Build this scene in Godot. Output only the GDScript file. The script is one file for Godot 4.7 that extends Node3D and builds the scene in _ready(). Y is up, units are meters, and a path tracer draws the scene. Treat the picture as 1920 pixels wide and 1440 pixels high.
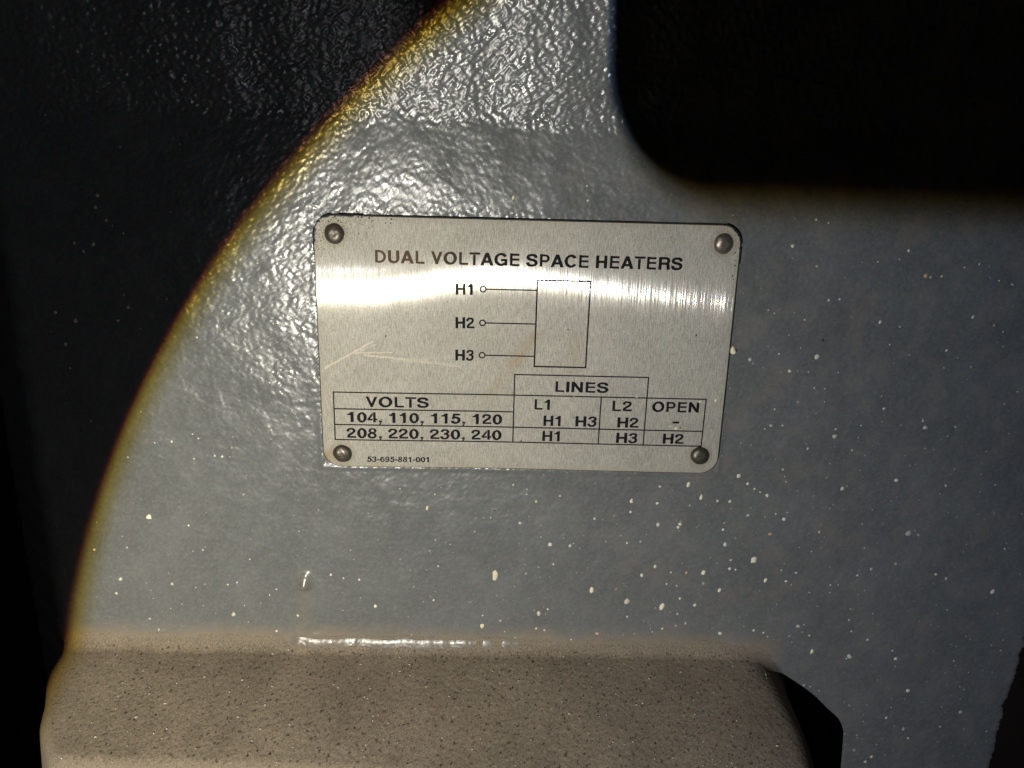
extends Node3D
# A metal nameplate riveted to the painted casting of an electric motor, lit by a torch held low on the left.
# Lengths in the helpers are millimetres (MM turns them into metres); y is up, the plate's face lies in z = 0.

const MM := 0.001
const TORCH_AT := Vector3(-0.098, -0.036, 0.36)
const TORCH_AIM := Vector3(0.5683, -0.312, -0.7614)
const BEAM_HALF_ANGLE := 46.32
const POWER := 0.172

var n_bump := FastNoiseLite.new()
var n_fine := FastNoiseLite.new()
var n_wave := FastNoiseLite.new()
var n_cloud := FastNoiseLite.new()
var n_grain := FastNoiseLite.new()
var n_streak := FastNoiseLite.new()
var rng := RandomNumberGenerator.new()
var M := {}


func _ready():
	rng.seed = 4711
	# camera
	var cam := Camera3D.new()
	cam.name = "camera"
	cam.fov = 53.067
	cam.near = 0.005
	cam.far = 20.0
	cam.position = Vector3(-0.0095, 0.0621, 0.2542)
	cam.rotation_order = EULER_ORDER_YXZ
	cam.rotation_degrees = Vector3(-16.2322, -1.2268, 1.5517)
	add_child(cam)
	cam.current = true
	# surroundings: no sky, a dark plant room
	var we := WorldEnvironment.new()
	we.name = "world"
	var env := Environment.new()
	env.background_mode = Environment.BG_COLOR
	env.background_color = Color(0.012, 0.011, 0.012)
	env.tonemap_mode = Environment.TONE_MAPPER_LINEAR
	env.tonemap_exposure = 1.0
	env.sdfgi_enabled = true
	env.ssao_enabled = true
	env.ssil_enabled = true
	we.environment = env
	add_child(we)
	set_noises()
	set_materials()
	build_torch()
	build_unseen_blocker()
	build_backdrop()
	build_housing()
	build_nameplate()


# ---------------------------------------------------------------- helpers
func set_noises():
	for e in [[n_bump, 11, 0.40, 2], [n_fine, 12, 0.8, 2], [n_wave, 13, 0.035, 2], [n_cloud, 14, 0.03, 4], [n_grain, 15, 0.9, 3], [n_streak, 16, 1.0, 2]]:
		var n: FastNoiseLite = e[0]
		n.noise_type = FastNoiseLite.TYPE_SIMPLEX_SMOOTH
		n.seed = e[1]
		n.frequency = e[2]
		n.fractal_type = FastNoiseLite.FRACTAL_FBM
		n.fractal_octaves = e[3]
	n_bump.domain_warp_enabled = true
	n_bump.domain_warp_amplitude = 1.2
	n_bump.domain_warp_frequency = 0.25


func lin(r: float, g: float, b: float) -> Color:
	return Color(r, g, b).linear_to_srgb()


func mat(called: String, c: Color, rough: float, metal := 0.0) -> StandardMaterial3D:
	var m := StandardMaterial3D.new()
	m.resource_name = called
	m.albedo_color = c
	m.roughness = rough
	m.metallic = metal
	return m


func put(called: String, mesh: Mesh, m: Material, parent: Node) -> MeshInstance3D:
	var o := MeshInstance3D.new()
	o.name = called
	o.mesh = mesh
	o.material_override = m
	parent.add_child(o, true)
	return o


func thing(called: String, label: String, category: String, at := Vector3.ZERO) -> Node3D:
	var o := Node3D.new()
	o.name = called
	o.position = at
	o.set_meta("label", label)
	o.set_meta("category", category)
	add_child(o, true)
	return o


func smooth(a: float, b: float, x: float) -> float:
	var t := clampf((x - a) / (b - a), 0.0, 1.0)
	return t * t * (3.0 - 2.0 * t)


func lathe(profile: Array, n := 48) -> ArrayMesh:
	# profile of (radius, z) turned round the z axis; normals come from the faces
	var st := SurfaceTool.new()
	st.begin(Mesh.PRIMITIVE_TRIANGLES)
	for i in profile.size() - 1:
		st.set_smooth_group(-1)
		for k in n:
			var a0 := TAU * k / n
			var a1 := TAU * (k + 1) / n
			var p: Vector2 = profile[i]
			var q: Vector2 = profile[i + 1]
			var c := [Vector3(p.x * cos(a0), p.x * sin(a0), p.y), Vector3(p.x * cos(a1), p.x * sin(a1), p.y), Vector3(q.x * cos(a1), q.x * sin(a1), q.y), Vector3(q.x * cos(a0), q.x * sin(a0), q.y)]
			for j in [0, 1, 2, 0, 2, 3]:
				st.add_vertex(c[j])
	st.generate_normals()
	return st.commit()


func grid_mesh(pos: PackedVector3Array, nor: PackedVector3Array, w: int, h: int, col := PackedColorArray(), uv := PackedVector2Array(), twice := false) -> ArrayMesh:
	# rows run downwards, columns to the right, seen from the front
	var idx := PackedInt32Array()
	idx.resize((w - 1) * (h - 1) * 6)
	var k := 0
	for j in h - 1:
		for i in w - 1:
			var a := j * w + i
			idx[k] = a
			idx[k + 1] = a + 1
			idx[k + 2] = a + w
			idx[k + 3] = a + 1
			idx[k + 4] = a + w + 1
			idx[k + 5] = a + w
			k += 6
	var arr := []
	arr.resize(Mesh.ARRAY_MAX)
	arr[Mesh.ARRAY_VERTEX] = pos
	arr[Mesh.ARRAY_NORMAL] = nor
	if col.size():
		arr[Mesh.ARRAY_COLOR] = col
	if uv.size():
		arr[Mesh.ARRAY_TEX_UV] = uv
		if twice:
			arr[Mesh.ARRAY_TEX_UV2] = uv
	arr[Mesh.ARRAY_INDEX] = idx
	var m := ArrayMesh.new()
	m.add_surface_from_arrays(Mesh.PRIMITIVE_TRIANGLES, arr)
	return m


func grid_normals(pos: PackedVector3Array, w: int, h: int) -> PackedVector3Array:
	var nor := PackedVector3Array()
	nor.resize(w * h)
	for j in h:
		for i in w:
			var dx := pos[j * w + mini(i + 1, w - 1)] - pos[j * w + maxi(i - 1, 0)]
			var dy := pos[maxi(j - 1, 0) * w + i] - pos[mini(j + 1, h - 1) * w + i]
			var nn := dx.cross(dy)
			nor[j * w + i] = nn.normalized() if nn.length_squared() > 1e-20 else Vector3.BACK
	return nor


func noise_texture(n: FastNoiseLite, size: int, normal := false, strength := 4.0) -> ImageTexture:
	var im := n.get_seamless_image(size, size)
	if normal:
		im.bump_map_to_normal_map(strength)
	return ImageTexture.create_from_image(im)


# ---------------------------------------------------------------- materials
func set_materials():
	var paint := mat("grey enamel", Color.WHITE, 1.0)
	paint.vertex_color_use_as_albedo = true
	# gloss: fine scuffing over a low base roughness
	var gn := FastNoiseLite.new()
	gn.seed = 31
	gn.frequency = 0.02
	gn.fractal_octaves = 4
	var gim := gn.get_seamless_image(512, 512)
	gim.convert(Image.FORMAT_RGB8)
	for y in 512:
		for x in 512:
			var v := gim.get_pixel(x, y).r
			v = 0.20 + 0.20 * v
			gim.set_pixel(x, y, Color(v, v, v))
	paint.roughness_texture = ImageTexture.create_from_image(gim)
	paint.uv1_triplanar = true
	paint.uv1_scale = Vector3(12, 12, 12)
	var hn := FastNoiseLite.new()
	hn.seed = 32
	hn.frequency = 0.09
	hn.fractal_octaves = 3
	paint.heightmap_enabled = true
	paint.heightmap_texture = noise_texture(hn, 512)
	paint.heightmap_scale = 0.003
	M.paint = paint

	var dust := mat("brown dust", Color.WHITE, 1.0)
	dust.vertex_color_use_as_albedo = true
	dust.metallic_specular = 0.25
	dust.albedo_texture = dust_grain()
	dust.uv1_triplanar = true
	dust.uv1_scale = Vector3(17, 17, 17)
	M.dust = dust

	var steel := mat("brushed steel", lin(0.4, 0.38, 0.34), 0.128, 0.11)
	steel.anisotropy_enabled = true
	steel.anisotropy = 1.0
	plate_textures(steel)
	M.steel = steel
	M.edge = mat("cut steel edge", lin(0.55, 0.53, 0.5), 0.35, 1.0)
	M.ink = mat("black filled lettering", Color.WHITE, 0.7)
	M.ink.metallic_specular = 0.25
	M.ink.vertex_color_use_as_albedo = true
	M.rivet = mat("tarnished rivet steel", lin(0.20, 0.175, 0.145), 0.4, 0.75)
	M.fleck = mat("dark paint flecks", lin(0.03, 0.033, 0.037), 0.4)
	M.spatter = mat("dried cream spatter", Color.WHITE, 0.7)
	M.spatter.vertex_color_use_as_albedo = true
	M.black = mat("black anodised metal", lin(0.012, 0.012, 0.013), 0.6)
	M.unseen_blocker = mat("black unseen light blocker", lin(0.015, 0.015, 0.016), 0.7)
	M.led = mat("lamp emitter", Color.BLACK, 0.5)
	M.led.emission_enabled = true
	M.led.emission = Color(1.0, 0.97, 0.9)
	M.led.emission_energy_multiplier = 2.0
	M.backdrop_tone = mat("dark reddish backdrop", lin(0.02, 0.009, 0.007), 0.9)


func dust_grain() -> ImageTexture:
	# fine brown grit: mid-tone speckle with scattered dark and pale grains
	var n := 512
	var a := FastNoiseLite.new()
	a.seed = 41
	a.frequency = 0.16
	a.fractal_octaves = 2
	var im := a.get_seamless_image(n, n)
	im.convert(Image.FORMAT_RGB8)
	for y in n:
		for x in n:
			var v := clampf(0.80 + 0.34 * (im.get_pixel(x, y).r - 0.5) + rng.randf_range(-0.07, 0.07), 0, 1)
			im.set_pixel(x, y, Color(v, v, v))
	for k in 1700:
		var x := rng.randi() % n
		var y := rng.randi() % n
		var dark := rng.randf() < 0.62
		var l := rng.randi_range(1, 3)
		var v := rng.randf_range(0.22, 0.5) if dark else rng.randf_range(0.95, 1.0)
		var up := rng.randf() < 0.5
		for i in l:
			for j in rng.randi_range(1, 2):
				im.set_pixel((x + (i if up else j)) % n, (y + (j if up else i)) % n, Color(v, v * 0.97, v * 0.93))
	return ImageTexture.create_from_image(im)


func seg_dist(p: Vector2, a: Vector2, b: Vector2) -> float:
	var t := clampf((p - a).dot(b - a) / (b - a).length_squared(), 0.0, 1.0)
	return p.distance_to(a + (b - a) * t)


const PW := 140.0
const PH := 87.4

func plate_textures(m: StandardMaterial3D):
	# bare brushed metal: vertical grain, brown smears, pale rubbed scratches, pits
	var w := 1280
	var h := 800
	var col := PackedByteArray()
	col.resize(w * h * 3)
	var scratches := []
	for e in [[-67.9, -7.6, -51.5, 2.0, 0.45, 0.8], [-66, -6.2, -50.6, 1.2, 0.2, 0.5], [-58.5, -2.2, -45, -1.6, 0.3, 0.9], [-56, -1.2, -50, 1.3, 0.25, 0.6], [-54.5, -2.8, -41, -3.8, 0.4, 0.9], [-50, -3.1, -22, -6.2, 0.5, 0.5], [-46, -4.5, -38, -4.9, 0.2, 0.6], [-40, -3.6, -23, -5.4, 0.2, 0.5]]:
		scratches.append(e)
	for k in 40:
		var a := Vector2(rng.randf_range(-66, 66), rng.randf_range(-40, 40))
		var d := Vector2.from_angle(rng.randf_range(-0.9, 0.9) + (PI / 2 if rng.randf() < 0.3 else 0.0)) * rng.randf_range(1.0, 7.0)
		scratches.append([a.x, a.y, a.x + d.x, a.y + d.y, 0.12, rng.randf_range(0.1, 0.35)])
	for k in 26:
		var a := Vector2(rng.randf_range(10, 66), rng.randf_range(-40, 0))
		var d := Vector2.from_angle(rng.randf_range(0, TAU)) * rng.randf_range(1.0, 5.0)
		scratches.append([a.x, a.y, a.x + d.x, a.y + d.y, 0.14, rng.randf_range(0.2, 0.5)])
	var mark := PackedFloat32Array()
	mark.resize(w * h)
	for e in scratches:
		var a := Vector2(e[0], e[1])
		var b := Vector2(e[2], e[3])
		var r: float = e[4]
		var lo := a.min(b) - Vector2(1, 1)
		var hi := a.max(b) + Vector2(1, 1)
		for py in range(maxi(0, int((PH / 2 - hi.y) / PH * h)), mini(h, int((PH / 2 - lo.y) / PH * h) + 1)):
			for px in range(maxi(0, int((lo.x + PW / 2) / PW * w)), mini(w, int((hi.x + PW / 2) / PW * w) + 1)):
				var p := Vector2((px + 0.5) / w * PW - PW / 2, PH / 2 - (py + 0.5) / h * PH)
				var wob := 0.25 * n_grain.get_noise_2d(p.x * 0.4, p.y * 0.4)
				var s: float = e[5] * (1.0 - smooth(r * 0.3, r, seg_dist(p + Vector2(wob, wob), a, b))) * clampf(0.75 + 1.5 * n_grain.get_noise_2d(p.x * 1.6, p.y * 2.6), 0.0, 1.0)
				mark[py * w + px] = maxf(mark[py * w + px], s)
	var i := 0
	for py in h:
		var y := PH / 2 - (py + 0.5) / h * PH
		for px in w:
			var x := (px + 0.5) / w * PW - PW / 2
			var st := n_streak.get_noise_2d(x * 4.0, y * 0.22) * 0.75 + n_streak.get_noise_2d(x * 8.0 + 90, y * 0.9) * 0.55
			var gr := n_grain.get_noise_2d(x * 3.2, y * 2.0)
			var cl := n_cloud.get_noise_2d(x * 1.6, y * 1.6)
			var v := 0.50 * (1.0 + 0.5 * st + 0.24 * gr + 0.10 * cl)
			# darker towards the bottom and the right, with an even warm tint
			v *= 1.0 - 0.10 * smooth(0, -40, y) - 0.06 * smooth(-10, 60, x)
			var c := Vector3(v, v * 0.955, v * 0.84)
			var p := Vector2(x, y)
			var smear := (1.0 - smooth(0.3, 4.2, seg_dist(p, Vector2(3.0, 5.0), Vector2(-3.0, -4.0)))) * 0.75 + (1.0 - smooth(0.5, 4.0, seg_dist(p, Vector2(-3.0, -4.0), Vector2(-11.5, -16.0)))) * 0.45 + (1.0 - smooth(0.5, 4.0, seg_dist(p, Vector2(17.3, 4.0), Vector2(16.5, -6.0)))) * 0.4
			smear = clampf(smear * (0.8 + 0.7 * cl + 0.3 * gr), 0.0, 1.0)
			c = c.lerp(Vector3(0.44, 0.34, 0.22) * (1.0 + 0.25 * st), smear * 0.75)
			# stain in the corners round the rivets
			var edge := minf(PW / 2 - absf(x), PH / 2 - absf(y))
			var ring := 1.0 - smooth(0.0, 3.0, edge)
			c = c.lerp(Vector3(0.40, 0.36, 0.28), ring * 0.35)
			for q in [Vector2(-63.1, 37.7), Vector2(64.2, 37.5), Vector2(-63.1, -38.7), Vector2(63.3, -36.8)]:
				var d := p.distance_to(q)
				if d < 7.0:
					c = c.lerp(Vector3(0.30, 0.26, 0.18), (1.0 - smooth(3.4, 5.5, d + gr)) * 0.5)
			if x < -62 and y < -36:
				c = c.lerp(Vector3(0.38, 0.22, 0.07), clampf(1.0 - p.distance_to(Vector2(-69.0, -40.0)) / 3.5, 0, 1) * 0.7)
			# pits
			var pit := smooth(0.60, 0.70, n_fine.get_noise_2d(x * 1.5 + 300, y * 1.5))
			if x < -50 and y > 30:
				pit = maxf(pit, smooth(0.28, 0.42, n_fine.get_noise_2d(x * 1.6 + 70, y * 1.6)) * (1.0 - smooth(2.0, 9.0, edge)))
			c = c.lerp(Vector3(0.10, 0.085, 0.065), pit * 0.75)
			c = c.lerp(Vector3(0.88, 0.80, 0.62), clampf(mark[py * w + px] * 0.95, 0, 1))
			var s := Color(c.x, c.y, c.z).linear_to_srgb()
			col[i] = int(clampf(s.r, 0, 1) * 255)
			col[i + 1] = int(clampf(s.g, 0, 1) * 255)
			col[i + 2] = int(clampf(s.b, 0, 1) * 255)
			i += 3
	m.detail_enabled = true
	m.detail_uv_layer = BaseMaterial3D.DETAIL_UV_2
	m.detail_albedo = ImageTexture.create_from_image(Image.create_from_data(w, h, false, Image.FORMAT_RGB8, col))
	# the brush lines themselves: a fine groove texture repeated four times across, each line leaning to one side
	var gw := 2048
	var gh := 128
	var nrm := PackedByteArray()
	nrm.resize(gw * gh * 3)
	i = 0
	var lean := PackedFloat32Array()
	lean.resize(gw)
	for x in gw:
		lean[x] = rng.randfn(0.0, 0.165)
	for y in gh:
		for x in gw:
			if rng.randf() < 0.03:
				lean[x] = rng.randfn(0.0, 0.165)
			var a := clampf(lean[x], -0.6, 0.6)
			nrm[i] = int(127.5 + 127.5 * a / sqrt(1.0 + a * a))
			nrm[i + 1] = 128
			nrm[i + 2] = int(127.5 + 127.5 / sqrt(1.0 + a * a))
			i += 3
	m.normal_enabled = true
	m.normal_texture = ImageTexture.create_from_image(Image.create_from_data(gw, gh, false, Image.FORMAT_RGB8, nrm))
	m.uv1_scale = Vector3(4, 1, 1)


# ---------------------------------------------------------------- torch: three emitters behind a round hood
func build_torch():
	var t := thing("torch", "black hand torch held low on the left, out of the picture, shining on the housing", "torch", TORCH_AT)
	t.basis = Basis.looking_at(TORCH_AIM.normalized(), Vector3.UP)
	var r := 0.030
	var ap := r / tan(deg_to_rad(BEAM_HALF_ANGLE))
	put("hood", lathe([Vector2(0.0, 0.010), Vector2(r, 0.010), Vector2(r, -ap), Vector2(r + 0.002, -ap), Vector2(r + 0.003, -ap + 0.001), Vector2(r + 0.003, 0.012), Vector2(0.017, 0.020), Vector2(0.0, 0.020)], 96), M.black, t)
	put("body", lathe([Vector2(0.0, 0.021), Vector2(0.0155, 0.021), Vector2(0.0155, 0.045), Vector2(0.0145, 0.046), Vector2(0.0145, 0.105), Vector2(0.0155, 0.106), Vector2(0.0155, 0.118), Vector2(0.013, 0.120), Vector2(0.0, 0.120)], 32), M.black, t)
	var chip := BoxMesh.new()
	chip.size = Vector3(0.003, 0.003, 0.0006)
	var led := put("lamp_emitter", chip, M.led, t)
	led.position = Vector3(0, 0, 0.0022)
	# the lens splits the light a little: amber leaves nearest the rim, the bluer part from deeper inside
	for e in [[lin(0.29, 0.0, 0.0), 1.1, 0.0003, -0.00038, -0.95], [lin(0.54, 0.60, 0.07), 1.12, 0.0004, -0.00014, -0.95], [lin(0.37, 0.50, 0.80), 1.04, 0.0010, 0.0007, -0.42]]:
		var l := AreaLight3D.new()
		l.name = "torch_light"
		l.light_color = e[0]
		l.light_energy = POWER * e[1]
		l.area_size = Vector2(e[2], 0.0018)
		l.shadow_enabled = true
		l.area_range = 3.0
		t.add_child(l, true)
		l.basis = t.basis.inverse() * Basis.looking_at(Vector3(e[4], -0.2, -1.0).normalized(), Vector3(1, 1, 0).normalized())
		l.position = Vector3(0, 0, e[3])
	# unseen lamp on the rim, placed to light the housing dimly outside the beam
	var u := (Vector3.UP - TORCH_AIM.normalized() * Vector3.UP.dot(TORCH_AIM.normalized())).normalized()
	var at := t.basis.inverse() * (TORCH_AIM.normalized() * (ap + 0.0012) + u * 0.0315)
	var spill_box := BoxMesh.new()
	spill_box.size = Vector3(0.003, 0.003, 0.0008)
	var w := put("unseen_spill_lamp", spill_box, M.led, t)
	w.position = at
	var s := AreaLight3D.new()
	s.name = "unseen_spill_light"
	s.light_color = Color(0.97, 0.97, 1.0)
	s.light_energy = POWER * 0.025
	s.area_size = Vector2(0.003, 0.003)
	s.shadow_enabled = true
	s.area_range = 3.0
	t.add_child(s, true)
	s.basis = t.basis.inverse()
	s.position = at + t.basis.inverse() * Vector3(0, 0, -0.0025)


func build_unseen_blocker():
	# an unseen bent sheet near the torch, placed to keep light off the upper right of the casting
	var t := thing("unseen_light_blocker", "unseen black sheet with a rounded corner beside the torch, out of view, placed to shade the upper right", "unseen_blocker", TORCH_AT)
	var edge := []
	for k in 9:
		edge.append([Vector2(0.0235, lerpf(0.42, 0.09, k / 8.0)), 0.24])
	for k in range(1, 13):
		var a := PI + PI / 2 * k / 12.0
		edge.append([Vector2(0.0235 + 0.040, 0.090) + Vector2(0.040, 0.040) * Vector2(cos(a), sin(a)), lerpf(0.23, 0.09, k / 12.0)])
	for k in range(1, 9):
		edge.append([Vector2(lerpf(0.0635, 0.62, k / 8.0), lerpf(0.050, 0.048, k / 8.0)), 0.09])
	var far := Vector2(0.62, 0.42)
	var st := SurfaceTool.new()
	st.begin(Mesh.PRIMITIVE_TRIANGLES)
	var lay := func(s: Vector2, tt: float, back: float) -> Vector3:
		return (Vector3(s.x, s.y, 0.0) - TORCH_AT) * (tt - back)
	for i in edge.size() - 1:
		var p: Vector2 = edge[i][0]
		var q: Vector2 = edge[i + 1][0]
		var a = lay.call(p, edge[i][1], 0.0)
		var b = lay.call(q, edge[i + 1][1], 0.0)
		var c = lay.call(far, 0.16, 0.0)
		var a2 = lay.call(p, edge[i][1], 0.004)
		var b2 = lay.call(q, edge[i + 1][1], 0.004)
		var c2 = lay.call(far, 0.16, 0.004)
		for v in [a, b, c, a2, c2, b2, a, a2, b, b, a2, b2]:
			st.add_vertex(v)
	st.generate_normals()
	put("blocker_sheet", st.commit(), M.unseen_blocker, t)


func build_backdrop():  # backdrop sheet stands in for the dark void past the housing edge
	var b := BoxMesh.new()
	b.size = Vector3(1.4, 1.0, 0.01)
	var o := put("dark_backdrop", b, M.backdrop_tone, self)
	o.position = Vector3(0.05, -0.05, -0.16)
	o.set_meta("kind", "structure")
	o.set_meta("label", "dark reddish backdrop standing in for the void past the right edge of the housing")


# ---------------------------------------------------------------- housing
const X0 := -196.0
const X1 := 199.0
const Y0 := -192.0
const Y1 := 146.0
const STEP := 0.5

func plate_gap(x: float, y: float) -> float:
	# distance outside the plate's outline
	return maxf(absf(x) - PW / 2, absf(y) - PH / 2)


func wall_height(x: float, y: float) -> float:
	var z := -1.6
	# the casting leans out above the panel
	var line := 71.0 + 1.2 * n_wave.get_noise_2d(x, 5.0) * 3.0
	var dy := y - line
	if dy > 0:
		z += 0.2126 * dy * dy / 12.0 if dy < 6.0 else 0.638 + 0.2126 * (dy - 6.0) + 0.00073 * (dy - 6.0) * (dy - 6.0)
	# the panel's left end turns away
	var dx := -167.5 - x + 1.2 * n_wave.get_noise_2d(3.0, y * 2.0)
	if dx > 0:
		z -= 0.06 * dx * dx if dx < 8.0 else 3.84 + 0.96 * (dx - 8.0)
	z += 0.28 * n_wave.get_noise_2d(x, y) + 0.10 * n_wave.get_noise_2d(x * 4.0, y * 4.0)
	# orange peel: coarse above and left of the plate, fainter elsewhere
	var amp := 0.05
	amp += 0.115 * smooth(-2.0, 4.0, dy)
	amp += 0.012 * smooth(30.0, 56.0, y) * (1.0 - smooth(20.0, 60.0, x))
	amp += 0.03 * smooth(-130.0, -78.0, x) * (1.0 - smooth(-66.0, -40.0, x)) * smooth(-50.0, 0.0, y)
	var g := plate_gap(x, y)
	amp += 0.05 * (1.0 - smooth(0.0, 4.0, g)) * (1.0 - smooth(-20.0, 60.0, x))
	z += amp * 1.35 * (n_bump.get_noise_2d(x, y) + 0.34 * n_fine.get_noise_2d(x, y))
	# brushed-on runs
	z += 0.05 * n_bump.get_noise_2d(x * 0.12, y * 0.6) * (1.0 - smooth(-40.0, 10.0, y))
	# paint bead against the plate's lower edge
	z += 0.35 * exp(-pow((g - 0.8) / 0.8, 2.0)) * smooth(-20.0, -30.0, y) if g < 5.0 else 0.0
	# a drip of paint hanging above the ledge
	var down := -86.3 - y
	if down > -1.0 and down < 12.0:
		var across := x + 79.2 - 0.10 * (y + 90.0)
		z += 0.34 * smooth(-1.0, 1.5, down) * (down + 1.0) * exp(-pow(across / 2.3, 2.0)) * (1.0 - smooth(5.6, 9.0, down))
	z += 0.4 * exp(-pow((x + 80.2) / 2.0, 2.0)) * smooth(-92.0, -97.0, y)
	# two dabs of paint just above the ledge
	z += 0.5 * exp(-pow((x + 82.5) / 1.7, 2.0) - pow((y + 113.6) / 1.3, 2.0)) + 0.5 * exp(-pow((x + 76.0) / 2.4, 2.0) - pow((y + 113.8) / 1.2, 2.0))
	return z


func paint_color(x: float, y: float, z: float) -> Color:
	var cl := n_cloud.get_noise_2d(x, y)
	var c2 := n_cloud.get_noise_2d(x * 5.0 + 400, y * 5.0)
	var gr := n_grain.get_noise_2d(x * 1.2, y * 1.2)
	var v := 1.0 + 0.14 * cl + 0.09 * c2 + 0.26 * gr
	var c := Vector3(0.113, 0.122, 0.125) * v
	# dry film of dust, thicker low down
	var film := smooth(70.0, -110.0, y) * 0.30 + 0.30 * maxf(cl, 0.0) + 0.14 * maxf(c2, 0.0) * smooth(60.0, -60.0, y) + 0.25 * maxf(gr, 0.0)
	film += 0.34 * smooth(0.02, 0.4, n_grain.get_noise_2d(x * 0.55 + 90, y * 0.55)) + 0.12
	c = c.lerp(Vector3(0.225, 0.225, 0.222), clampf(film, 0, 1) * 0.55)
	var red := smooth(0.0, 0.5, n_cloud.get_noise_2d(x * 2.2 + 900, y * 2.2)) * smooth(-40.0, 80.0, x)
	c = c.lerp(Vector3(0.22, 0.19, 0.17), 0.35 * red)
	# brown dust settling up the wall from the ledge
	var d := smooth(-107.0, -117.5, y + 3.0 * cl) * smooth(-180, -165, x) * (1.0 - smooth(92.0, 108.0, x + 4.0 * c2))
	c = c.lerp(Vector3(0.245, 0.205, 0.158), clampf(d * (0.95 + 0.2 * c2), 0, 1))
	# brown run under the drip
	d = exp(-pow((x + 79.6 - 0.08 * (y + 95.0) + 1.5 * c2) / 3.0, 2.0)) * smooth(-85.0, -89.0, y) * (0.55 + 0.9 * absf(cl))
	c = c.lerp(Vector3(0.215, 0.185, 0.14), clampf(0.6 * d, 0, 1))
	return Color(c.x, c.y, c.z)


func right_end(y: float) -> float:
	var x := 196.6 + 0.035 * (y + 150.0) + 0.9 * n_wave.get_noise_2d(7.0, y * 3.0) + 0.5 * n_wave.get_noise_2d(70.0, y * 14.0)
	x -= 1.6 * exp(-pow((y + 141.5) / 2.2, 2.0))
	return x


func build_housing():
	var t := thing("motor_housing", "grey painted cast motor housing with a dusty ledge, carrying the nameplate", "motor housing")
	var w := int((X1 - X0) / STEP) + 7
	var h := int((Y1 - Y0) / STEP) + 1
	var pos := PackedVector3Array()
	var col := PackedColorArray()
	pos.resize(w * h)
	col.resize(w * h)
	for j in h:
		var y := Y1 - j * STEP
		var xe := right_end(y)
		for i in w:
			var x := X0 + i * STEP
			var k := i - (w - 7)
			var z := 0.0
			if k < 0 and x < xe - 2.0:
				z = wall_height(x, y)
			else:
				# the last columns roll over the cut edge and go back
				var s := clampf((x - (xe - 2.0)) / 6.0, 0.0, 1.0)
				z = wall_height(xe - 2.0, y) - 1.6 * (1.0 - sqrt(maxf(0.0, 1.0 - s * s * 0.98))) - (30.0 if k >= 4 else 0.0)
				x = xe - 2.0 + minf(2.0, 2.6 * s)
			pos[j * w + i] = Vector3(x, y, z) * MM
			col[j * w + i] = paint_color(x, y, z)
	var nor := grid_normals(pos, w, h)
	put("wall_panel", grid_mesh(pos, nor, w, h, col), M.paint, t)
	build_ledge(t)
	build_spatter(t)


const YB := -118.8

func ledge_height(x: float, z: float) -> float:
	var y := YB - 0.2126 * z
	# fillet into the wall
	var r := 4.6 + 0.8 * n_wave.get_noise_2d(x * 2.0, 9.0)
	var zz := z + 1.6
	if zz < r:
		y += r - sqrt(maxf(0.0, r * r - (r - zz) * (r - zz)))
	# the run below the drip swells the fillet
	y += 1.1 * exp(-pow((x + 82.0) / 3.0, 2.0)) * (1.0 - smooth(0.0, 5.0, zz))
	# it sags towards its right end
	if x > 80.0:
		y -= 0.006 * (x - 80.0) * (x - 80.0)
	# rounded right, left and front edges
	for e in [[x - (104.6 + 3.0 * smooth(30.0, 0.0, z) - 1.5 * smooth(28.0, 45.0, z) - 16.0 * smooth(45.0, 58.0, z)), 10.0 + 9.0 * smooth(30.0, 0.0, z)], [-172.0 + 7.0 * smooth(8.0, 30.0, z) + 18.0 * smooth(26.0, 60.0, z) - x, 5.0], [z - (51.6 + 0.026 * (x + 50.0)), 5.0]]:
		var s: float = e[0] + e[1]
		if s > 0:
			var rr: float = e[1]
			y -= rr - sqrt(maxf(0.0, rr * rr - minf(s, rr) * minf(s, rr)))
			if s > rr:
				y -= 12.0 * (s - rr)
	return y


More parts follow.
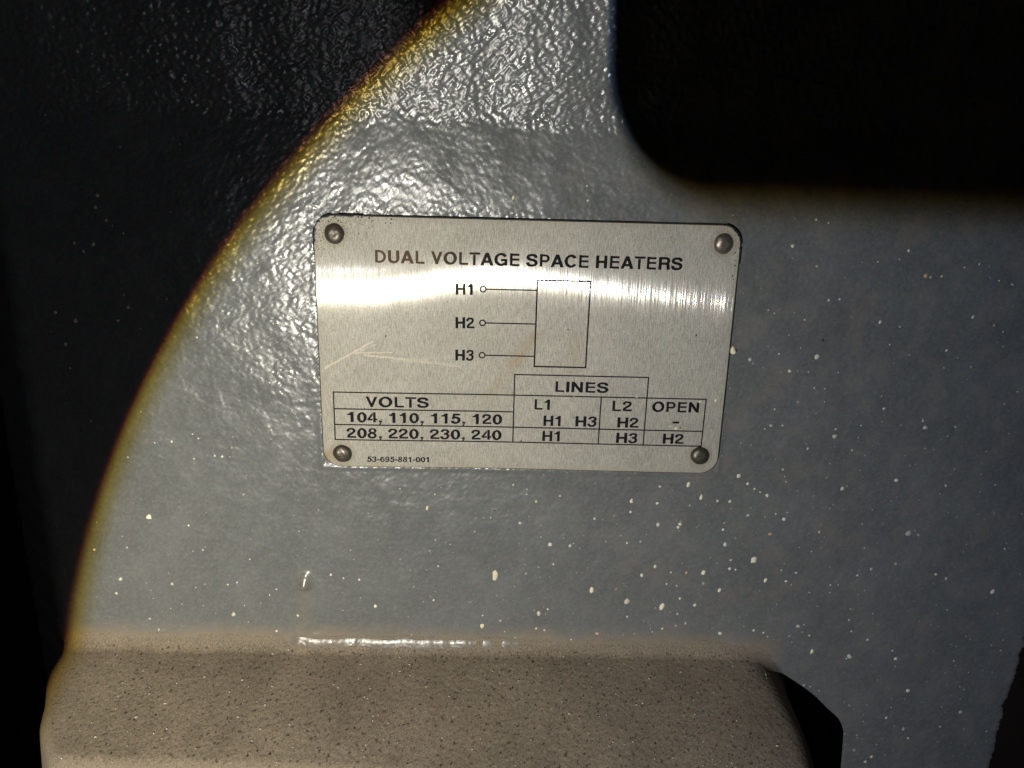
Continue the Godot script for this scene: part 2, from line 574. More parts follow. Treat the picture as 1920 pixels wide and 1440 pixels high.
func build_ledge(t: Node3D):
	# the top of the ledge, a height over (x, z), with its rounded rims
	var xs := []
	var x := -178.0
	while x < 109.6:
		xs.append(x)
		x += 0.4
	var zs := []
	var z := -1.6
	while z < 58.0:
		zs.append(z)
		z += 0.15 if z < 2.0 else 0.36
	var w := xs.size()
	var h := zs.size()
	var pos := PackedVector3Array()
	var col := PackedColorArray()
	pos.resize(w * h)
	col.resize(w * h)
	var flat := PackedVector3Array()
	flat.resize(w * h)
	for j in h:
		for i in w:
			flat[j * w + i] = Vector3(xs[i], ledge_height(xs[i], zs[j]), zs[j])
	var fn := grid_normals(flat, w, h)
	for j in h:
		for i in w:
			var p := flat[j * w + i]
			var cl := n_cloud.get_noise_2d(p.x, p.z + 500.0)
			var gr := n_grain.get_noise_2d(p.x * 1.1, p.z * 1.1)
			var lump := n_fine.get_noise_2d(p.x * 0.5, p.z * 0.5)
			# dust lies where the iron is level enough to hold it
			var settle := smooth(0.42, 0.98, fn[j * w + i].y + 0.10 * gr + 0.12 * cl)
			settle *= 1.0 - 0.8 * smooth(47.5, 52.0, p.z - 0.026 * (p.x + 50.0) + 2.0 * cl)
			settle *= 1.0 - 0.35 * (1.0 - smooth(-166.0, -138.0, p.x + 10.0 * cl))
			settle *= 1.0 - 0.6 * smooth(-4.0, -14.0, p.x + 172.0 - 22.0 * smooth(20.0, 56.0, p.z) + 4.0 * cl - 16.0) 
			p += fn[j * w + i] * settle * (0.07 * gr + 0.09 * lump)
			pos[j * w + i] = p * MM
			var base := paint_color(p.x, minf(p.y, -116.5), 0.0)
			var c := Vector3(base.r, base.g, base.b) * 1.5
			var v := 1.0 + 0.18 * gr + 0.20 * cl + 0.12 * lump + 0.12 * n_cloud.get_noise_2d(p.x * 4.0, p.z * 4.0 + 900.0)
			var dc := Vector3(0.43, 0.355, 0.272) * v
			dc = dc.lerp(Vector3(0.045, 0.035, 0.028), smooth(0.46, 0.62, n_fine.get_noise_2d(p.x * 0.62 + 50, p.z * 0.62)) * 0.85)
			dc = dc.lerp(Vector3(0.42, 0.36, 0.27), smooth(0.5, 0.62, n_fine.get_noise_2d(p.x * 0.75 + 950, p.z * 0.75)) * 0.8)
			c = c.lerp(dc, clampf(settle, 0, 1))
			col[j * w + i] = Color(c.x, c.y, c.z)
	put("dusty_ledge", grid_mesh(pos, grid_normals(pos, w, h), w, h, col), M.dust, t)
	# glossy paint left bare in the corner between wall and ledge
	var zn := 16
	pos = PackedVector3Array()
	col = PackedColorArray()
	var rows := 0
	for j in zn:
		var zz := -1.5 + 2.4 * pow(j / (zn - 1.0), 1.6)
		for i in w:
			var px: float = xs[i]
			var ends := 0.65 * smooth(-45.0, 60.0, px + 14.0 * n_wave.get_noise_2d(px, 3.0)) + smooth(-83.0, -93.0, px) - 0.12 * n_bump.get_noise_2d(px * 0.5, 12.0)
			var sink := 0.5 * ends + (0.4 if j == 0 else 0.0) + 0.2 * smooth(zn - 8.0, zn - 1.0, j) + 0.16 * n_bump.get_noise_2d(px * 0.3, 77.0)
			var p0 := Vector2(ledge_height(px, zz), zz)
			var along := Vector2(ledge_height(px, zz + 0.05), zz + 0.05) - p0
			var nn := Vector2(along.y, -along.x).normalized() * (0.11 - sink + 0.06 * n_bump.get_noise_2d(px, zz * 2.0))
			pos.append(Vector3(px, p0.x + nn.x, p0.y + nn.y) * MM)
			col.append(paint_color(px, -113.0, 0.0))
		rows += 1
	put("paint_fillet", grid_mesh(pos, grid_normals(pos, w, rows), w, rows, col), M.paint, t)


const SPECKS := [
	-1741, -1103, 20, -1596, 27, 30, -1575, 92, 70, -1555, -790, 50, -1555, -17, 60, -1551, -100, 40, -1518, 718, 30, -1514, -1178, 50, -1512, 64, 70, -1504, -291, 40, -1496, -969, 70, -1481, 324, 50,
	-1473, -910, 70, -1454, 298, 50, -1436, -780, 40, -1420, 321, 60, -1399, 440, 50, -1392, -423, 40, -1387, 478, 60, -1383, -1076, 40, -1370, 68, 60, -1370, 400, 50, -1355, -1125, 40, -1352, 382, 30,
	-1342, -655, 110, -1341, 156, 40, -1331, 115, 60, -1319, 359, 40, -1298, 628, 40, -1292, -367, 30, -1285, -927, 60, -1233, -362, 50, -1202, -686, 40, -1200, 147, 40, -1160, -425, 40, -1159, -783, 40,
	-1158, 431, 30, -1157, -332, 40, -1137, -347, 40, -1111, 17, 40, -1111, 642, 30, -1086, -411, 40, -1079, -926, 40, -1068, -1053, 80, -1060, -414, 50, -1045, -917, 40, -1023, -380, 30, -991, -819, 30,
	-955, 401, 30, -927, -968, 40, -910, -1122, 50, -900, -943, 40, -897, -1159, 60, -890, 273, 40, -888, -297, 40, -875, -137, 40, -855, 495, 50, -826, -1054, 60, -695, -878, 60, -649, -892, 40,
	-590, -897, 50, -575, 504, 30, -533, -1008, 70, -433, -526, 40, -390, 565, 50, -388, -923, 30, -337, 510, 30, -336, -600, 55, -327, -773, 30, -313, -979, 50, -308, -545, 40, -307, -728, 30,
	-296, -835, 40, -252, -744, 30, -162, -691, 54, -129, -1087, 75, -128, -1042, 30, -126, 478, 60, -91, -605, 33, -84, -869, 125, -60, -1063, 50, -53, 504, 55, -43, -1111, 40, -26, -502, 40,
	-1, -1137, 30, 3, -653, 60, 23, -538, 40, 31, -859, 40, 59, -565, 50, 78, -1095, 50, 85, -1030, 80, 109, -1101, 50, 116, -736, 70, 119, -1011, 50, 132, -819, 40, 145, -542, 40,
	185, 547, 40, 190, 501, 40, 191, -740, 70, 213, -1140, 40, 275, -631, 50, 281, -926, 95, 313, -1113, 81, 400, -726, 40, 405, -558, 65, 406, -602, 60, 417, -972, 120, 423, -1037, 64,
	429, -1150, 50, 450, -720, 30, 465, -860, 80, 501, -565, 60, 505, -499, 60, 511, -652, 70, 513, -822, 70, 523, -1102, 40, 552, -993, 95, 558, -1162, 104, 561, -1087, 50, 562, -894, 40,
	574, -845, 40, 580, -1154, 50, 585, -659, 60, 591, -646, 70, 599, -901, 54, 607, -489, 65, 613, -1073, 40, 613, -1021, 50, 614, -1154, 40, 617, -955, 50, 620, -571, 40, 631, -844, 51,
	648, -1062, 50, 657, -539, 75, 667, 467, 20, 675, -983, 70, 695, -844, 75, 697, -843, 60, 700, -890, 64, 715, 11, 105, 719, -551, 50, 719, -550, 50, 752, -665, 60, 753, -638, 25,
	763, -917, 65, 765, -552, 60, 766, -726, 90, 777, -17, 60, 785, -1105, 80, 785, -452, 90, 786, -1106, 80, 790, -32, 20, 793, -825, 60, 793, -789, 60, 815, -829, 40, 822, -481, 50,
	822, 156, 30, 837, -607, 60, 843, 145, 30, 845, -577, 42, 849, -500, 40, 860, -270, 30, 871, -513, 40, 873, 461, 20, 876, 4, 30, 877, 373, 60, 879, -789, 120, 880, -257, 74,
	885, -196, 40, 898, -525, 70, 914, -1089, 60, 921, -256, 40, 921, -57, 60, 929, -680, 71, 934, -874, 65, 940, -599, 40, 943, -423, 50, 943, 459, 40, 950, 125, 44, 953, -1100, 40,
	961, -471, 44, 965, -167, 72, 965, 308, 40, 971, -1116, 40, 972, -619, 70, 981, -593, 30, 984, 450, 30, 989, -830, 40, 1009, -4, 90, 1013, -875, 60, 1014, -115, 30, 1021, 195, 50,
	1022, -341, 40, 1022, -340, 40, 1023, 56, 53, 1045, -839, 50, 1052, -117, 30, 1055, -1113, 30, 1058, 198, 40, 1083, -1069, 80, 1091, -749, 30, 1091, -57, 30, 1102, -1094, 30, 1106, -920, 30,
	1108, -667, 40, 1111, -265, 40, 1112, -291, 84, 1113, -640, 32, 1116, 324, 20, 1125, -734, 20, 1132, -1109, 50, 1141, -1333, 40, 1151, -1180, 75, 1167, -1340, 30, 1169, -495, 80, 1169, 327, 30,
	1182, -888, 40, 1183, -344, 40, 1208, 123, 60, 1239, 337, 30, 1254, 46, 30, 1263, -632, 41, 1266, 366, 50, 1272, -185, 50, 1275, -990, 30, 1276, -1038, 40, 1279, -845, 50, 1280, 108, 30,
	1287, -731, 30, 1292, -1210, 50, 1293, -1088, 40, 1295, -1582, 30, 1301, -1200, 110, 1328, -818, 84, 1337, 284, 71, 1355, 280, 40, 1361, -1123, 50, 1362, -458, 80, 1363, -1008, 40, 1387, -1567, 40,
	1388, -1640, 74, 1392, 284, 40, 1401, -399, 30, 1402, -1499, 30, 1417, -795, 64, 1418, -227, 50, 1430, -253, 94, 1442, -1696, 80, 1442, -667, 124, 1455, 30, 50, 1458, -33, 34, 1463, -1671, 70,
	1463, 315, 30, 1465, -1169, 40, 1480, -673, 40, 1485, -1207, 80, 1491, -1481, 60, 1504, -1431, 30, 1512, 327, 40, 1524, 149, 60, 1540, -248, 54, 1546, -474, 50, 1555, 285, 20, 1557, -1352, 80,
	1572, -1535, 84, 1576, -836, 60, 1589, 274, 30, 1598, -1578, 50, 1602, 121, 62, 1619, -853, 64, 1637, 262, 54, 1638, 100, 30, 1649, 48, 30, 1715, -1212, 40, 1717, -1521, 40, 1728, -467, 30,
	1735, -114, 40, 1742, -1102, 30, 1761, -1329, 30, 1787, -1450, 94, 1806, -905, 90, 1816, -725, 40, 1889, -1162, 30, 1910, -1540, 40
]
const PLATE_SPECKS := [716, 11, 55, 668, -162, 55, 614, -169, 60, 394, -155, 64, 176, -159, 52, 520, -260, 74, 539, -268, 60, 665, -274, 64]
const SPECK_COLORS := [Vector3(0.74, 0.69, 0.56), Vector3(0.66, 0.42, 0.24), Vector3(0.34, 0.27, 0.17), Vector3(0.03, 0.028, 0.026), Vector3(0.50, 0.48, 0.42), Vector3(0.86, 0.78, 0.56)]

func add_drop(st: SurfaceTool, at: Vector3, n: Vector3, r: float, c: Vector3, tall: float):
	# a low irregular dried drop: 8 rim points, 8 shoulder points and a top
	var u := n.cross(Vector3(0.2, 1.0, 0.1)).normalized()
	var v := u.cross(n).normalized() * -1.0
	if v.y < 0:
		v = -v
	var rim := []
	var mid := []
	var ph := rng.randf() * TAU
	for k in 8:
		var a := TAU * k / 8.0 + ph
		var rr := r * rng.randf_range(0.72, 1.22)
		var d := u * cos(a) * rr + v * sin(a) * rr * tall
		rim.append(at + d - n * 0.06)
		mid.append(at + d * rng.randf_range(0.55, 0.7) + n * (0.10 + r * 0.12))
	var top := at + n * (0.12 + r * 0.18)
	var tone := rng.randf_range(0.78, 1.1)
	st.set_color(Color(c.x * tone, c.y * tone, c.z * tone))
	for k in 8:
		var l := (k + 1) % 8
		for p in [rim[k], mid[k], rim[l], rim[l], mid[k], mid[l], mid[k], top, mid[l]]:
			st.add_vertex(p * MM)


func drop_mesh(list: Array, n: Vector3) -> ArrayMesh:
	var st := SurfaceTool.new()
	st.begin(Mesh.PRIMITIVE_TRIANGLES)
	for e in list:
		add_drop(st, e[0], n, e[1], e[2], e[3])
	st.generate_normals()
	return st.commit()


func build_spatter(t: Node3D):
	var small := []
	for i in range(0, SPECKS.size(), 3):
		var x: float = SPECKS[i] * 0.1
		var y: float = SPECKS[i + 1] * 0.1
		var r: float = int(SPECKS[i + 2] / 10) * 0.1
		var k: int = SPECKS[i + 2] % 10
		if plate_gap(x, y) < 0.6:
			continue
		var on := Vector3(x, y, wall_height(x, y))
		if y < YB + 4.0 and x > -174.0 and x < 100.0:
			continue
		var e := [on, maxf(0.2, r * 1.0), SPECK_COLORS[k], 1.75 if k == 5 else rng.randf_range(0.9, 1.25)]
		if r >= 0.7:
			var m := drop_mesh([[Vector3.ZERO, e[1], e[2], e[3]]], Vector3.BACK)
			put("paint_speck", m, M.spatter, t).position = on * MM
		else:
			small.append(e)
	# fine spatter, thickest to the lower right
	for i in 1300:
		var x := rng.randf_range(-160, 192)
		var y := rng.randf_range(-170, 68)
		if rng.randf() > smooth(60, -60, y) * (0.45 + 0.55 * smooth(-120, 60, x)) or plate_gap(x, y) < 1.0 or (y < YB + 4.0 and x < 104.0):
			continue
		small.append([Vector3(x, y, wall_height(x, y)), rng.randf_range(0.11, 0.27), SPECK_COLORS[0 if rng.randf() < 0.6 else 4], rng.randf_range(0.8, 1.4)])
	var s := put("fine_spatter", drop_mesh(small, Vector3.BACK), M.spatter, t)
	s.set_meta("kind", "stuff")
	# pale crumbs and dark crumbs on the ledge
	var crumbs := []
	for i in 240:
		var x := rng.randf_range(-150, 98)
		var z := 1.0 + 48.0 * rng.randf()
		var dark := rng.randf() < 0.3
		crumbs.append([Vector3(x, ledge_height(x, z) + 0.1, z), rng.randf_range(0.14, 0.42), SPECK_COLORS[3] if dark else SPECK_COLORS[4] * rng.randf_range(0.7, 1.3), rng.randf_range(0.6, 1.5)])
	var c := put("dust_crumbs", drop_mesh(crumbs, Vector3(0, 0.977, 0.21)), M.spatter, t)
	c.set_meta("kind", "stuff")


# ---------------------------------------------------------------- nameplate
func plate_slope(x: float) -> float:
	# how far the thin sheet leans back at x (it is slightly buckled)
	var key := [-70.0, 0.0038, -51.0, 0.0039, -40.0, -0.0002, -24.0, -0.008, -12.0, -0.0123, -2.0, -0.0115, 13.0, -0.0074, 25.0, -0.001, 38.0, 0.003, 54.0, 0.0078, 71.0, 0.0118]
	var k := 0
	while k < 18 and x > key[k + 2]:
		k += 2
	var t := clampf((x - key[k]) / (key[k + 2] - key[k]), 0.0, 1.0)
	t = t * t * (3.0 - 2.0 * t)
	return lerpf(key[k + 1], key[k + 3], t)


func plate_z(x: float, y: float) -> float:
	return -plate_slope(x) * (y - 21.0) * (1.0 - 0.3 * smooth(20.0, 44.0, absf(y - 21.0)))


func on_plate(x: float, y: float, lift := 0.0) -> Vector3:
	return Vector3(x, y, plate_z(x, y) + lift)


func outline(inset: float, n_side := 40) -> PackedVector2Array:
	var r := 6.4 - inset * 0.6
	var hw := PW / 2 - inset
	var hh := PH / 2 - inset
	var out := PackedVector2Array()
	var corners := [[Vector2(hw - r, hh - r), 0.0], [Vector2(-hw + r, hh - r), PI / 2], [Vector2(-hw + r, -hh + r), PI], [Vector2(hw - r, -hh + r), PI * 1.5]]
	for c in 4:
		for k in 13:
			var a: float = corners[c][1] + PI / 2 * k / 12.0
			out.append(corners[c][0] + Vector2(cos(a), sin(a)) * r)
		var p := out[out.size() - 1]
		var nc: Array = corners[(c + 1) % 4]
		var q: Vector2 = nc[0] + Vector2(cos(nc[1]), sin(nc[1])) * r
		for k in range(1, n_side):
			out.append(p.lerp(q, float(k) / n_side))
	return out


func build_nameplate():
	var t := thing("nameplate", "brushed steel nameplate headed DUAL VOLTAGE SPACE HEATERS with a wiring table", "nameplate")
	# face: rings from the outline in to the centre
	var ring := outline(0.35)
	var n := ring.size()
	var rows := 60
	var pos := PackedVector3Array()
	var nor := PackedVector3Array()
	var uv := PackedVector2Array()
	for j in rows:
		for i in n + 1:
			var p := ring[(n - i % n) % n] * (1.0 - float(j) / (rows - 1.0) * 0.9995)
			pos.append(on_plate(p.x, p.y) * MM)
			var gx := (plate_z(p.x + 0.5, p.y) - plate_z(p.x - 0.5, p.y))
			var gy := (plate_z(p.x, p.y + 0.5) - plate_z(p.x, p.y - 0.5))
			nor.append(Vector3(-gx, -gy, 1.0).normalized())
			uv.append(Vector2(p.x / PW + 0.5, 0.5 - p.y / PH))
	put("plate_face", grid_mesh(pos, nor, n + 1, rows, PackedColorArray(), uv, true), M.steel, t)
	# worn edge and the sheet's thickness
	var rim := [outline(0.35), outline(0.12), outline(0.0), outline(0.0), outline(0.3)]
	var lift := [0.0, -0.07, -0.25, -1.1, -1.15]
	pos = PackedVector3Array()
	for j in 5:
		for i in n + 1:
			var p: Vector2 = rim[4 - j][(n - i % n) % n]
			pos.append(on_plate(p.x, p.y, lift[4 - j]) * MM)
	put("plate_edge", grid_mesh(pos, grid_normals(pos, n + 1, 5), n + 1, 5), M.edge, t)
	for q in [Vector2(-63.1, 37.7), Vector2(64.2, 37.5), Vector2(-63.1, -38.7), Vector2(63.3, -36.8)]:
		rivet(t, q)
	lettering(t)
	# specks of cream paint on the metal, dark paint flecks along the top edge
	var drops := []
	for i in range(0, PLATE_SPECKS.size(), 3):
		var k: int = PLATE_SPECKS[i + 2] % 10
		drops.append([on_plate(PLATE_SPECKS[i] * 0.1, PLATE_SPECKS[i + 1] * 0.1), int(PLATE_SPECKS[i + 2] / 10) * 0.085, SPECK_COLORS[k], 1.7 if k == 5 else 1.1])
	for d in drops:
		put("paint_speck", drop_mesh([[Vector3.ZERO, d[1], d[2], d[3]]], Vector3.BACK), M.spatter, t).position = d[0] * MM
	var flecks := []
	for i in 60:
		var p := Vector2.ZERO
		if rng.randf() < 0.55:
			p = Vector2(-70 + 26.0 * pow(rng.randf(), 1.6), 43.2 - 2.2 * pow(rng.randf(), 2.5))
		elif rng.randf() < 0.5:
			p = Vector2(69.2 - 1.2 * pow(rng.randf(), 2.0), rng.randf_range(14, 38))
		else:
			p = Vector2(rng.randf_range(-66, 66), rng.randf_range(-38, 40))
		if plate_gap(p.x, p.y) > -0.4 or (absf(p.x) > 65 and absf(p.y) > 39.5 and Vector2(absf(p.x) - 63.6, absf(p.y) - 37.3).length() > 6.0):
			continue
		flecks.append([on_plate(p.x, p.y), rng.randf_range(0.12, 0.34), Vector3(0.05, 0.045, 0.04), rng.randf_range(0.6, 1.4)])
	put("dark_flecks", drop_mesh(flecks, Vector3.BACK), M.spatter, t).set_meta("kind", "stuff")
	# grey paint lapped over the upper corners of the plate
	for side in [-1, 1]:
		put("paint_lap", paint_lap(side), M.fleck, t)


func paint_lap(side: int) -> ArrayMesh:
	# a thin ragged strip of housing paint along the rim of both upper corners
	var st := SurfaceTool.new()
	st.begin(Mesh.PRIMITIVE_TRIANGLES)
	var out := outline(-0.2, 80)
	var n := out.size()
	var prev := []
	for i in range(0, n):
		var p := out[i]
		var strength := 0.0
		if p.y > 30.0 and p.x * side > 0:
			strength = maxf(1.0 - smooth(-66.0, -44.0, p.x), smooth(62.0, 68.0, p.x) * 0.7)
		strength *= smooth(26.0, 36.0, p.y)
		var wide := strength * maxf(0.0, 0.55 + 1.2 * n_bump.get_noise_2d(p.x * 1.2, p.y * 1.2 + 40.0))
		if wide < 0.12:
			prev = []
			continue
		var inw := p - p.normalized() * (wide + 0.2)
		inw = Vector2(clampf(inw.x, -69.7, 69.7), clampf(inw.y, -43.5, 43.5))
		var d := -(Vector2(signf(p.x) * maxf(0.0, absf(p.x) - 63.6), maxf(0.0, p.y - 37.3))).normalized()
		inw = p + d * (wide + 0.2)
		var a := on_plate(p.x, p.y, -0.45)
		var b := on_plate(p.x, p.y, 0.10)
		var c := on_plate(inw.x, inw.y, 0.035)
		if prev.size():
			for v in [prev[0], prev[1], a, a, prev[1], b, prev[1], prev[2], b, b, prev[2], c]:
				st.add_vertex(v * MM)
		prev = [a, b, c]
	st.generate_normals()
	return st.commit()


func rivet(t: Node3D, q: Vector2):
	# a domed drive screw, its crown slightly flattened by the hammer
	var rings := 12
	var seg := 36
	var pos := PackedVector3Array()
	var tilt := Vector2(rng.randf_range(-0.11, 0.11), rng.randf_range(-0.11, 0.11))
	var flat := rng.randf_range(0.25, 0.5)
	var ph := rng.randf() * TAU
	for j in rings:
		var s := sin(PI / 2 * (rings - 1 - j) / (rings - 1.0))
		for i in seg + 1:
			var a := -TAU * i / seg
			var r := 3.35 * s * (1.0 + 0.025 * sin(2.0 * a + ph) + 0.012 * sin(5.0 * a + ph * 2.0))
			var z := 1.75 * sqrt(maxf(0.0, 1.0 - s * s))
			z = minf(z, 1.75 - flat * 0.4 * (1.0 - s)) 
			var p := Vector2(cos(a), sin(a)) * r
			z += (p.x * tilt.x + p.y * tilt.y) + 0.13 * n_bump.get_noise_2d(p.x * 0.8 + q.x, p.y * 0.8 + q.y)
			if j == 0:
				z = -0.15
			pos.append(Vector3(p.x, p.y, z) * MM)
	# rows run from the rim inwards; seen from the front the columns run anticlockwise
	var m := grid_mesh(pos, grid_normals(pos, seg + 1, rings), seg + 1, rings)
	var tone: StandardMaterial3D = M.rivet.duplicate()
	tone.albedo_color = M.rivet.albedo_color * rng.randf_range(0.8, 1.15)
	tone.roughness = rng.randf_range(0.37, 0.46)
	put("rivet", m, tone, t).position = on_plate(q.x, q.y) * MM


# ---------------------------------------------------------------- lettering
# Bold grotesque capitals and figures, drawn as strokes on a 1000-unit em (capital height 718).
func q4(a: float, b: float, c: float, d: float, e: float, f: float, g: float, h: float) -> Array:
	return [Vector2(a, b), Vector2(c, d), Vector2(e, f), Vector2(g, h)]


func bar(x0: float, y0: float, x1: float, y1: float) -> Array:
	return q4(x0, y0, x1, y0, x1, y1, x0, y1)


func arc(cx: float, cy: float, ro: Vector2, ri: Vector2, a0: float, a1: float) -> Array:
	var n := maxi(4, int(absf(a1 - a0) / 12.0))
	var out := ["strip"]
	for k in n + 1:
		var a := deg_to_rad(lerpf(a0, a1, float(k) / n))
		out.append([Vector2(cx + cos(a) * ro.x, cy + sin(a) * ro.y), Vector2(cx + cos(a) * ri.x, cy + sin(a) * ri.y)])
	return out


func sweep(points: Array, wide: float) -> Array:
	var c := Curve2D.new()
	for i in points.size():
		var p: Vector2 = points[i]
		var tan := ((points[mini(i + 1, points.size() - 1)] as Vector2) - (points[maxi(i - 1, 0)] as Vector2)) / 6.0
		c.add_point(p, -tan, tan)
	var out := ["strip"]
	var len := c.get_baked_length()
	var n := 28
	for k in n + 1:
		var o := len * k / n
		var p := c.sample_baked(o)
		var d := (c.sample_baked(minf(o + 8.0, len)) - c.sample_baked(maxf(o - 8.0, 0.0))).normalized()
		# a little heavier where the stroke runs upright
		var hw := wide * (0.46 + 0.08 * absf(d.y))
		var nn := Vector2(-d.y, d.x) * hw
		out.append([p + nn, p - nn])
	return out


func v2(list: Array) -> Array:
	var out := []
	for i in range(0, list.size(), 2):
		out.append(Vector2(list[i], list[i + 1]))
	return out


func glyph(ch: String) -> Array:
	# [advance, strokes]
	match ch:
		"A": return [722, [q4(20, 0, 172, 0, 434, 718, 284, 718), q4(702, 0, 550, 0, 290, 718, 438, 718), bar(190, 152, 530, 272)]]
		"C": return [722, [arc(382, 359, Vector2(338, 373), Vector2(194, 247), 35, 325)]]
		"D": return [722, [bar(76, 0, 216, 718), bar(216, 0, 345, 122), bar(216, 596, 345, 718), arc(345, 359, Vector2(340, 359), Vector2(198, 237), -90, 90)]]
		"E": return [667, [bar(76, 0, 216, 718), bar(216, 0, 621, 124), bar(216, 307, 583, 425), bar(216, 594, 607, 718)]]
		"G": return [778, [arc(395, 359, Vector2(353, 373), Vector2(207, 247), 32, 318), bar(400, 268, 716, 388), bar(600, 20, 716, 268)]]
		"H": return [722, [bar(71, 0, 213, 718), bar(509, 0, 651, 718), bar(213, 300, 509, 426)]]
		"I": return [278, [bar(64, 0, 214, 718)]]
		"L": return [611, [bar(76, 0, 216, 718), bar(216, 0, 583, 124)]]
		"N": return [722, [bar(69, 0, 204, 718), bar(520, 0, 655, 718), q4(204, 718, 204, 480, 520, 0, 520, 238)]]
		"O": return [778, [arc(389, 359, Vector2(347, 373), Vector2(199, 247), 0, 360)]]
		"P": return [667, [bar(73, 0, 213, 718), bar(213, 600, 400, 718), bar(213, 256, 400, 374), arc(400, 487, Vector2(230, 231), Vector2(90, 113), -90, 90)]]
		"R": return [722, [bar(76, 0, 216, 718), bar(216, 598, 440, 718), bar(216, 290, 440, 410), arc(440, 504, Vector2(230, 214), Vector2(92, 94), -90, 90), sweep(v2([440, 350, 545, 330, 580, 240, 590, 110, 625, 10]), 136)]]
		"S": return [667, [sweep(v2([548, 500, 528, 585, 450, 645, 335, 660, 215, 645, 130, 590, 113, 520, 145, 445, 240, 400, 335, 376, 440, 350, 535, 295, 556, 205, 528, 120, 440, 66, 335, 54, 215, 66, 130, 125, 104, 232]), 134)]]
		"T": return [611, [bar(14, 594, 598, 718), bar(236, 0, 376, 594)]]
		"U": return [722, [bar(72, 232, 212, 718), bar(510, 232, 650, 718), arc(361, 232, Vector2(289, 248), Vector2(149, 122), 180, 360)]]
		"V": return [667, [q4(16, 718, 172, 718, 406, 0, 262, 0), q4(651, 718, 495, 718, 264, 0, 406, 0)]]
		"0": return [556, [arc(278, 350, Vector2(248, 364), Vector2(108, 246), 0, 360)]]
		"1": return [556, [bar(244, 0, 384, 710), q4(70, 496, 244, 496, 244, 596, 70, 580), q4(160, 588, 244, 596, 244, 710, 240, 710)]]
		"2": return [556, [bar(33, 0, 511, 122), sweep(v2([98, 465, 112, 575, 180, 640, 275, 654, 385, 635, 435, 565, 430, 480, 370, 390, 255, 300, 150, 200, 104, 110]), 134)]]
		"3": return [556, [sweep(v2([96, 505, 115, 590, 190, 645, 272, 655, 375, 630, 418, 550, 390, 455, 310, 398, 225, 384]), 130), sweep(v2([225, 384, 350, 376, 430, 310, 445, 210, 400, 110, 285, 52, 175, 66, 108, 125, 92, 215]), 132)]]
		"4": return [556, [bar(312, 0, 446, 710), bar(28, 152, 312, 266), bar(446, 152, 528, 266), q4(28, 266, 165, 266, 312, 500, 312, 710)]]
		"5": return [556, [bar(128, 590, 494, 708), q4(68, 330, 198, 350, 236, 590, 128, 590), sweep(v2([140, 385, 220, 440, 310, 436, 415, 380, 447, 245, 400, 110, 285, 52, 175, 66, 108, 130, 92, 205]), 130)]]
		"6": return [556, [arc(286, 228, Vector2(242, 242), Vector2(108, 128), 0, 360), sweep(v2([112, 215, 106, 340, 130, 500, 200, 615, 300, 652, 395, 625, 432, 535]), 130)]]
		"8": return [556, [arc(278, 532, Vector2(222, 180), Vector2(90, 82), 0, 360), arc(278, 208, Vector2(246, 222), Vector2(104, 104), 0, 360)]]
		"9": return [556, [arc(270, 472, Vector2(242, 242), Vector2(108, 128), 0, 360), sweep(v2([444, 485, 450, 360, 426, 200, 356, 85, 256, 48, 161, 75, 124, 165]), 130)]]
		",": return [278, [bar(64, 0, 214, 146), q4(134, 0, 214, 0, 172, -118, 70, -176)]]
		".": return [278, [bar(64, 0, 214, 146)]]
		"-": return [333, [bar(27, 222, 306, 345)]]
	return [278, []]


func add_quad(st: SurfaceTool, a: Vector3, b: Vector3, c: Vector3, d: Vector3):
	# wound so that the front faces +z whatever way it was listed
	var up := (b - a).cross(c - a).z
	for v in ([a, c, b, a, d, c] if up > 0 else [a, b, c, a, c, d]):
		st.set_normal(Vector3.BACK)
		st.add_vertex(v * MM)


func text_mesh(s: String, p: Vector2, q: Vector2, cap: float, fade := 0.0) -> ArrayMesh:
	# s set from p to q along its baseline, capitals cap high
	var st := SurfaceTool.new()
	st.begin(Mesh.PRIMITIVE_TRIANGLES)
	var total := 0.0
	for ch in s:
		total += glyph(ch)[0]
	# side bearings outside the first and last letter do not count
	var lb := 60.0
	var ux := (q - p) / (total - 2.0 * lb)
	var uy := Vector2(-(q - p).y, (q - p).x).normalized() * cap / 718.0
	var x := -lb
	var stroke := 0
	for i in s.length():
		var g := glyph(s[i])
		var worn := fade * (1.0 - smooth(0.08, 0.42, float(i) / s.length()))
		var c := Vector3(0.011, 0.011, 0.012).lerp(Vector3(0.10, 0.07, 0.04), worn)
		st.set_color(Color(c.x, c.y, c.z))
		for e in (g[1] as Array) + (g[1] as Array):
			stroke += 1
			var lift := 0.030 + 0.004 * (stroke % 11)
			var side := cap * 0.022 * (1.0 if stroke % 2 else -1.0)
			var at := func(v: Vector2) -> Vector3:
				var r := p + ux * (x + v.x) + uy * v.y
				return on_plate(r.x + side, r.y + side * 0.5, lift)
			if e[0] is String:
				for k in range(1, e.size() - 1):
					add_quad(st, at.call(e[k][0]), at.call(e[k + 1][0]), at.call(e[k + 1][1]), at.call(e[k][1]))
			else:
				add_quad(st, at.call(e[0]), at.call(e[1]), at.call(e[2]), at.call(e[3]))
		x += g[0]
	return st.commit()


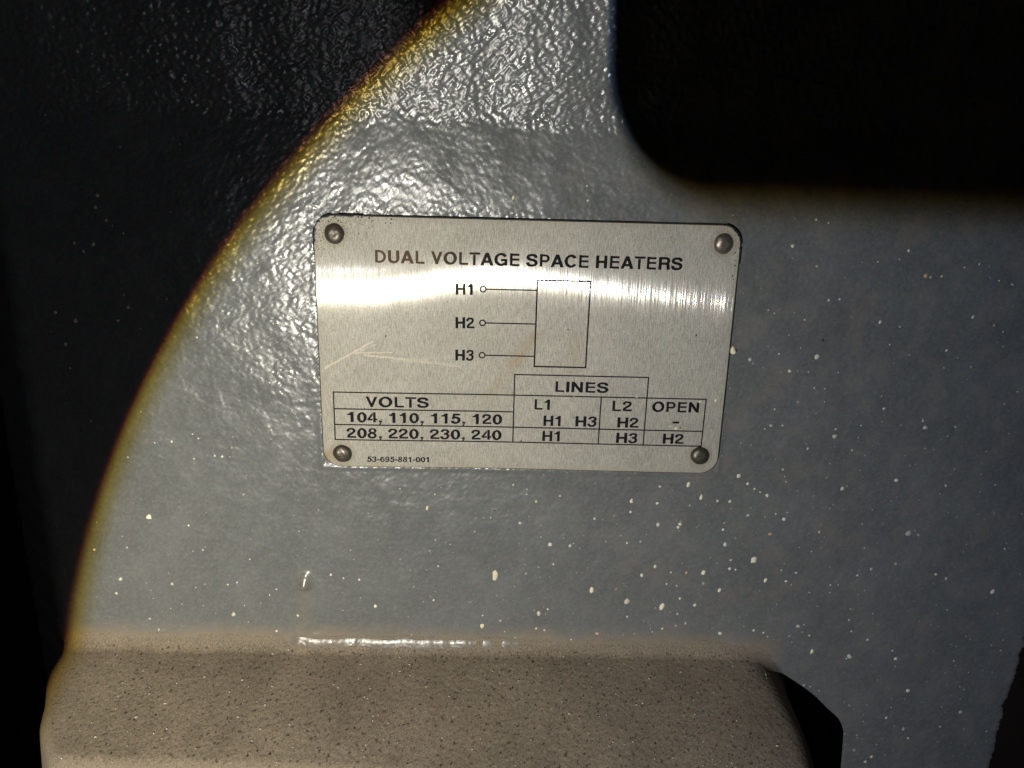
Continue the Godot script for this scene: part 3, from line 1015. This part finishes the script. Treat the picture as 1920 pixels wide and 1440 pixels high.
func rule_mesh(list: Array, wide: float, lift := 0.025) -> ArrayMesh:
	var st := SurfaceTool.new()
	st.begin(Mesh.PRIMITIVE_TRIANGLES)
	st.set_color(Color(0.011, 0.010, 0.013))
	for k in list.size():
		var e: Array = list[k]
		var a := Vector2(e[0], e[1])
		var b := Vector2(e[2], e[3])
		var d := (b - a).normalized()
		var nn := Vector2(-d.y, d.x) * wide / 2
		a -= d * wide / 2
		b += d * wide / 2
		var n := maxi(1, int(a.distance_to(b) / 1.5))
		for i in n:
			var p := a.lerp(b, float(i) / n)
			var r := a.lerp(b, float(i + 1) / n)
			var z := lift + 0.003 * k
			add_quad(st, on_plate(p.x + nn.x, p.y + nn.y, z), on_plate(r.x + nn.x, r.y + nn.y, z), on_plate(r.x - nn.x, r.y - nn.y, z), on_plate(p.x - nn.x, p.y - nn.y, z))
	return st.commit()


func lettering(t: Node3D):
	put("title_lettering", text_mesh("DUAL VOLTAGE SPACE HEATERS", Vector2(-50.24, 28.62), Vector2(51.04, 28.56), 4.1, 1.0), M.ink, t)
	# the wiring diagram: three terminals joined to a box
	put("heater_box", rule_mesh([[3.45, 24.08, 21.15, 24.08], [21.15, 24.08, 21.0, -5.55], [3.45, -5.55, 21.0, -5.55], [3.45, 24.08, 3.42, -5.55]], 0.52), M.ink, t)
	var ys := [20.68, 9.25, -2.0]
	for k in 3:
		put("terminal_wire", rule_mesh([[-13.2, ys[k], 3.2, ys[k]]], 0.42, 0.05), M.ink, t)
		var st := SurfaceTool.new()
		st.begin(Mesh.PRIMITIVE_TRIANGLES)
		st.set_color(Color(0.011, 0.010, 0.013))
		for i in 24:
			var a := Vector2.from_angle(TAU * i / 24.0)
			var b := Vector2.from_angle(TAU * (i + 1) / 24.0)
			var c := Vector2(-14.52, ys[k])
			add_quad(st, on_plate(c.x + a.x * 1.16, c.y + a.y * 1.16, 0.03), on_plate(c.x + b.x * 1.16, c.y + b.y * 1.16, 0.03), on_plate(c.x + b.x * 0.72, c.y + b.y * 0.72, 0.03), on_plate(c.x + a.x * 0.72, c.y + a.y * 0.72, 0.03))
		put("terminal_circle", st.commit(), M.ink, t)
		put("terminal_label", text_mesh(["H1", "H2", "H3"][k], Vector2(-23.58, ys[k] - 2.02), Vector2(-17.4, ys[k] - 1.97), 3.76, 0.35 if k == 0 else 0.0), M.ink, t)
	# the table
	for e in [[-65.43, -16.1, 63.5, -15.9], [-65.4, -22.12, -3.3, -22.14], [-65.45, -27.88, 63.3, -27.7], [-65.45, -33.48, 63.35, -33.25], [-3.22, -8.6, 42.9, -8.52]]:
		put("table_rule", rule_mesh([e], 0.44), M.ink, t)
	for e in [[-65.43, -16.1, -65.45, -33.48], [-3.22, -8.6, -3.2, -33.4], [27.0, -16.1, 26.93, -33.35], [42.9, -8.52, 42.82, -33.35], [63.5, -15.9, 63.35, -33.25]]:
		put("table_rule", rule_mesh([e], 0.44, 0.04), M.ink, t)
	for e in [["VOLTS", -54.25, -21.2, -32.91, -21.2], ["104, 110, 115, 120", -60.97, -26.9, -7.41, -26.85], ["208, 220, 230, 240", -61.1, -32.75, -7.5, -32.7],
			["LINES", 10.79, -14.45, 29.09, -14.42], ["L1", 3.84, -21.05, 9.91, -21.05], ["L2", 30.91, -20.93, 37.73, -20.92], ["OPEN", 45.11, -20.9, 61.3, -20.8],
			["H1", 7.33, -26.97, 13.89, -26.95], ["H3", 18.51, -26.92, 25.82, -26.88], ["H2", 33.2, -26.95, 40.44, -26.93], ["-", 52.87, -26.1, 54.56, -26.1],
			["H1", 7.15, -32.66, 13.84, -32.64], ["H3", 33.15, -32.69, 40.52, -32.67], ["H2", 49.61, -32.57, 56.82, -32.54]]:
		put("table_entry", text_mesh(e[0], Vector2(e[1], e[2]), Vector2(e[3], e[4]), 3.72), M.ink, t)
	put("part_number", text_mesh("53-695-881-001", Vector2(-54.36, -41.6), Vector2(-32.43, -41.5), 2.0), M.ink, t)
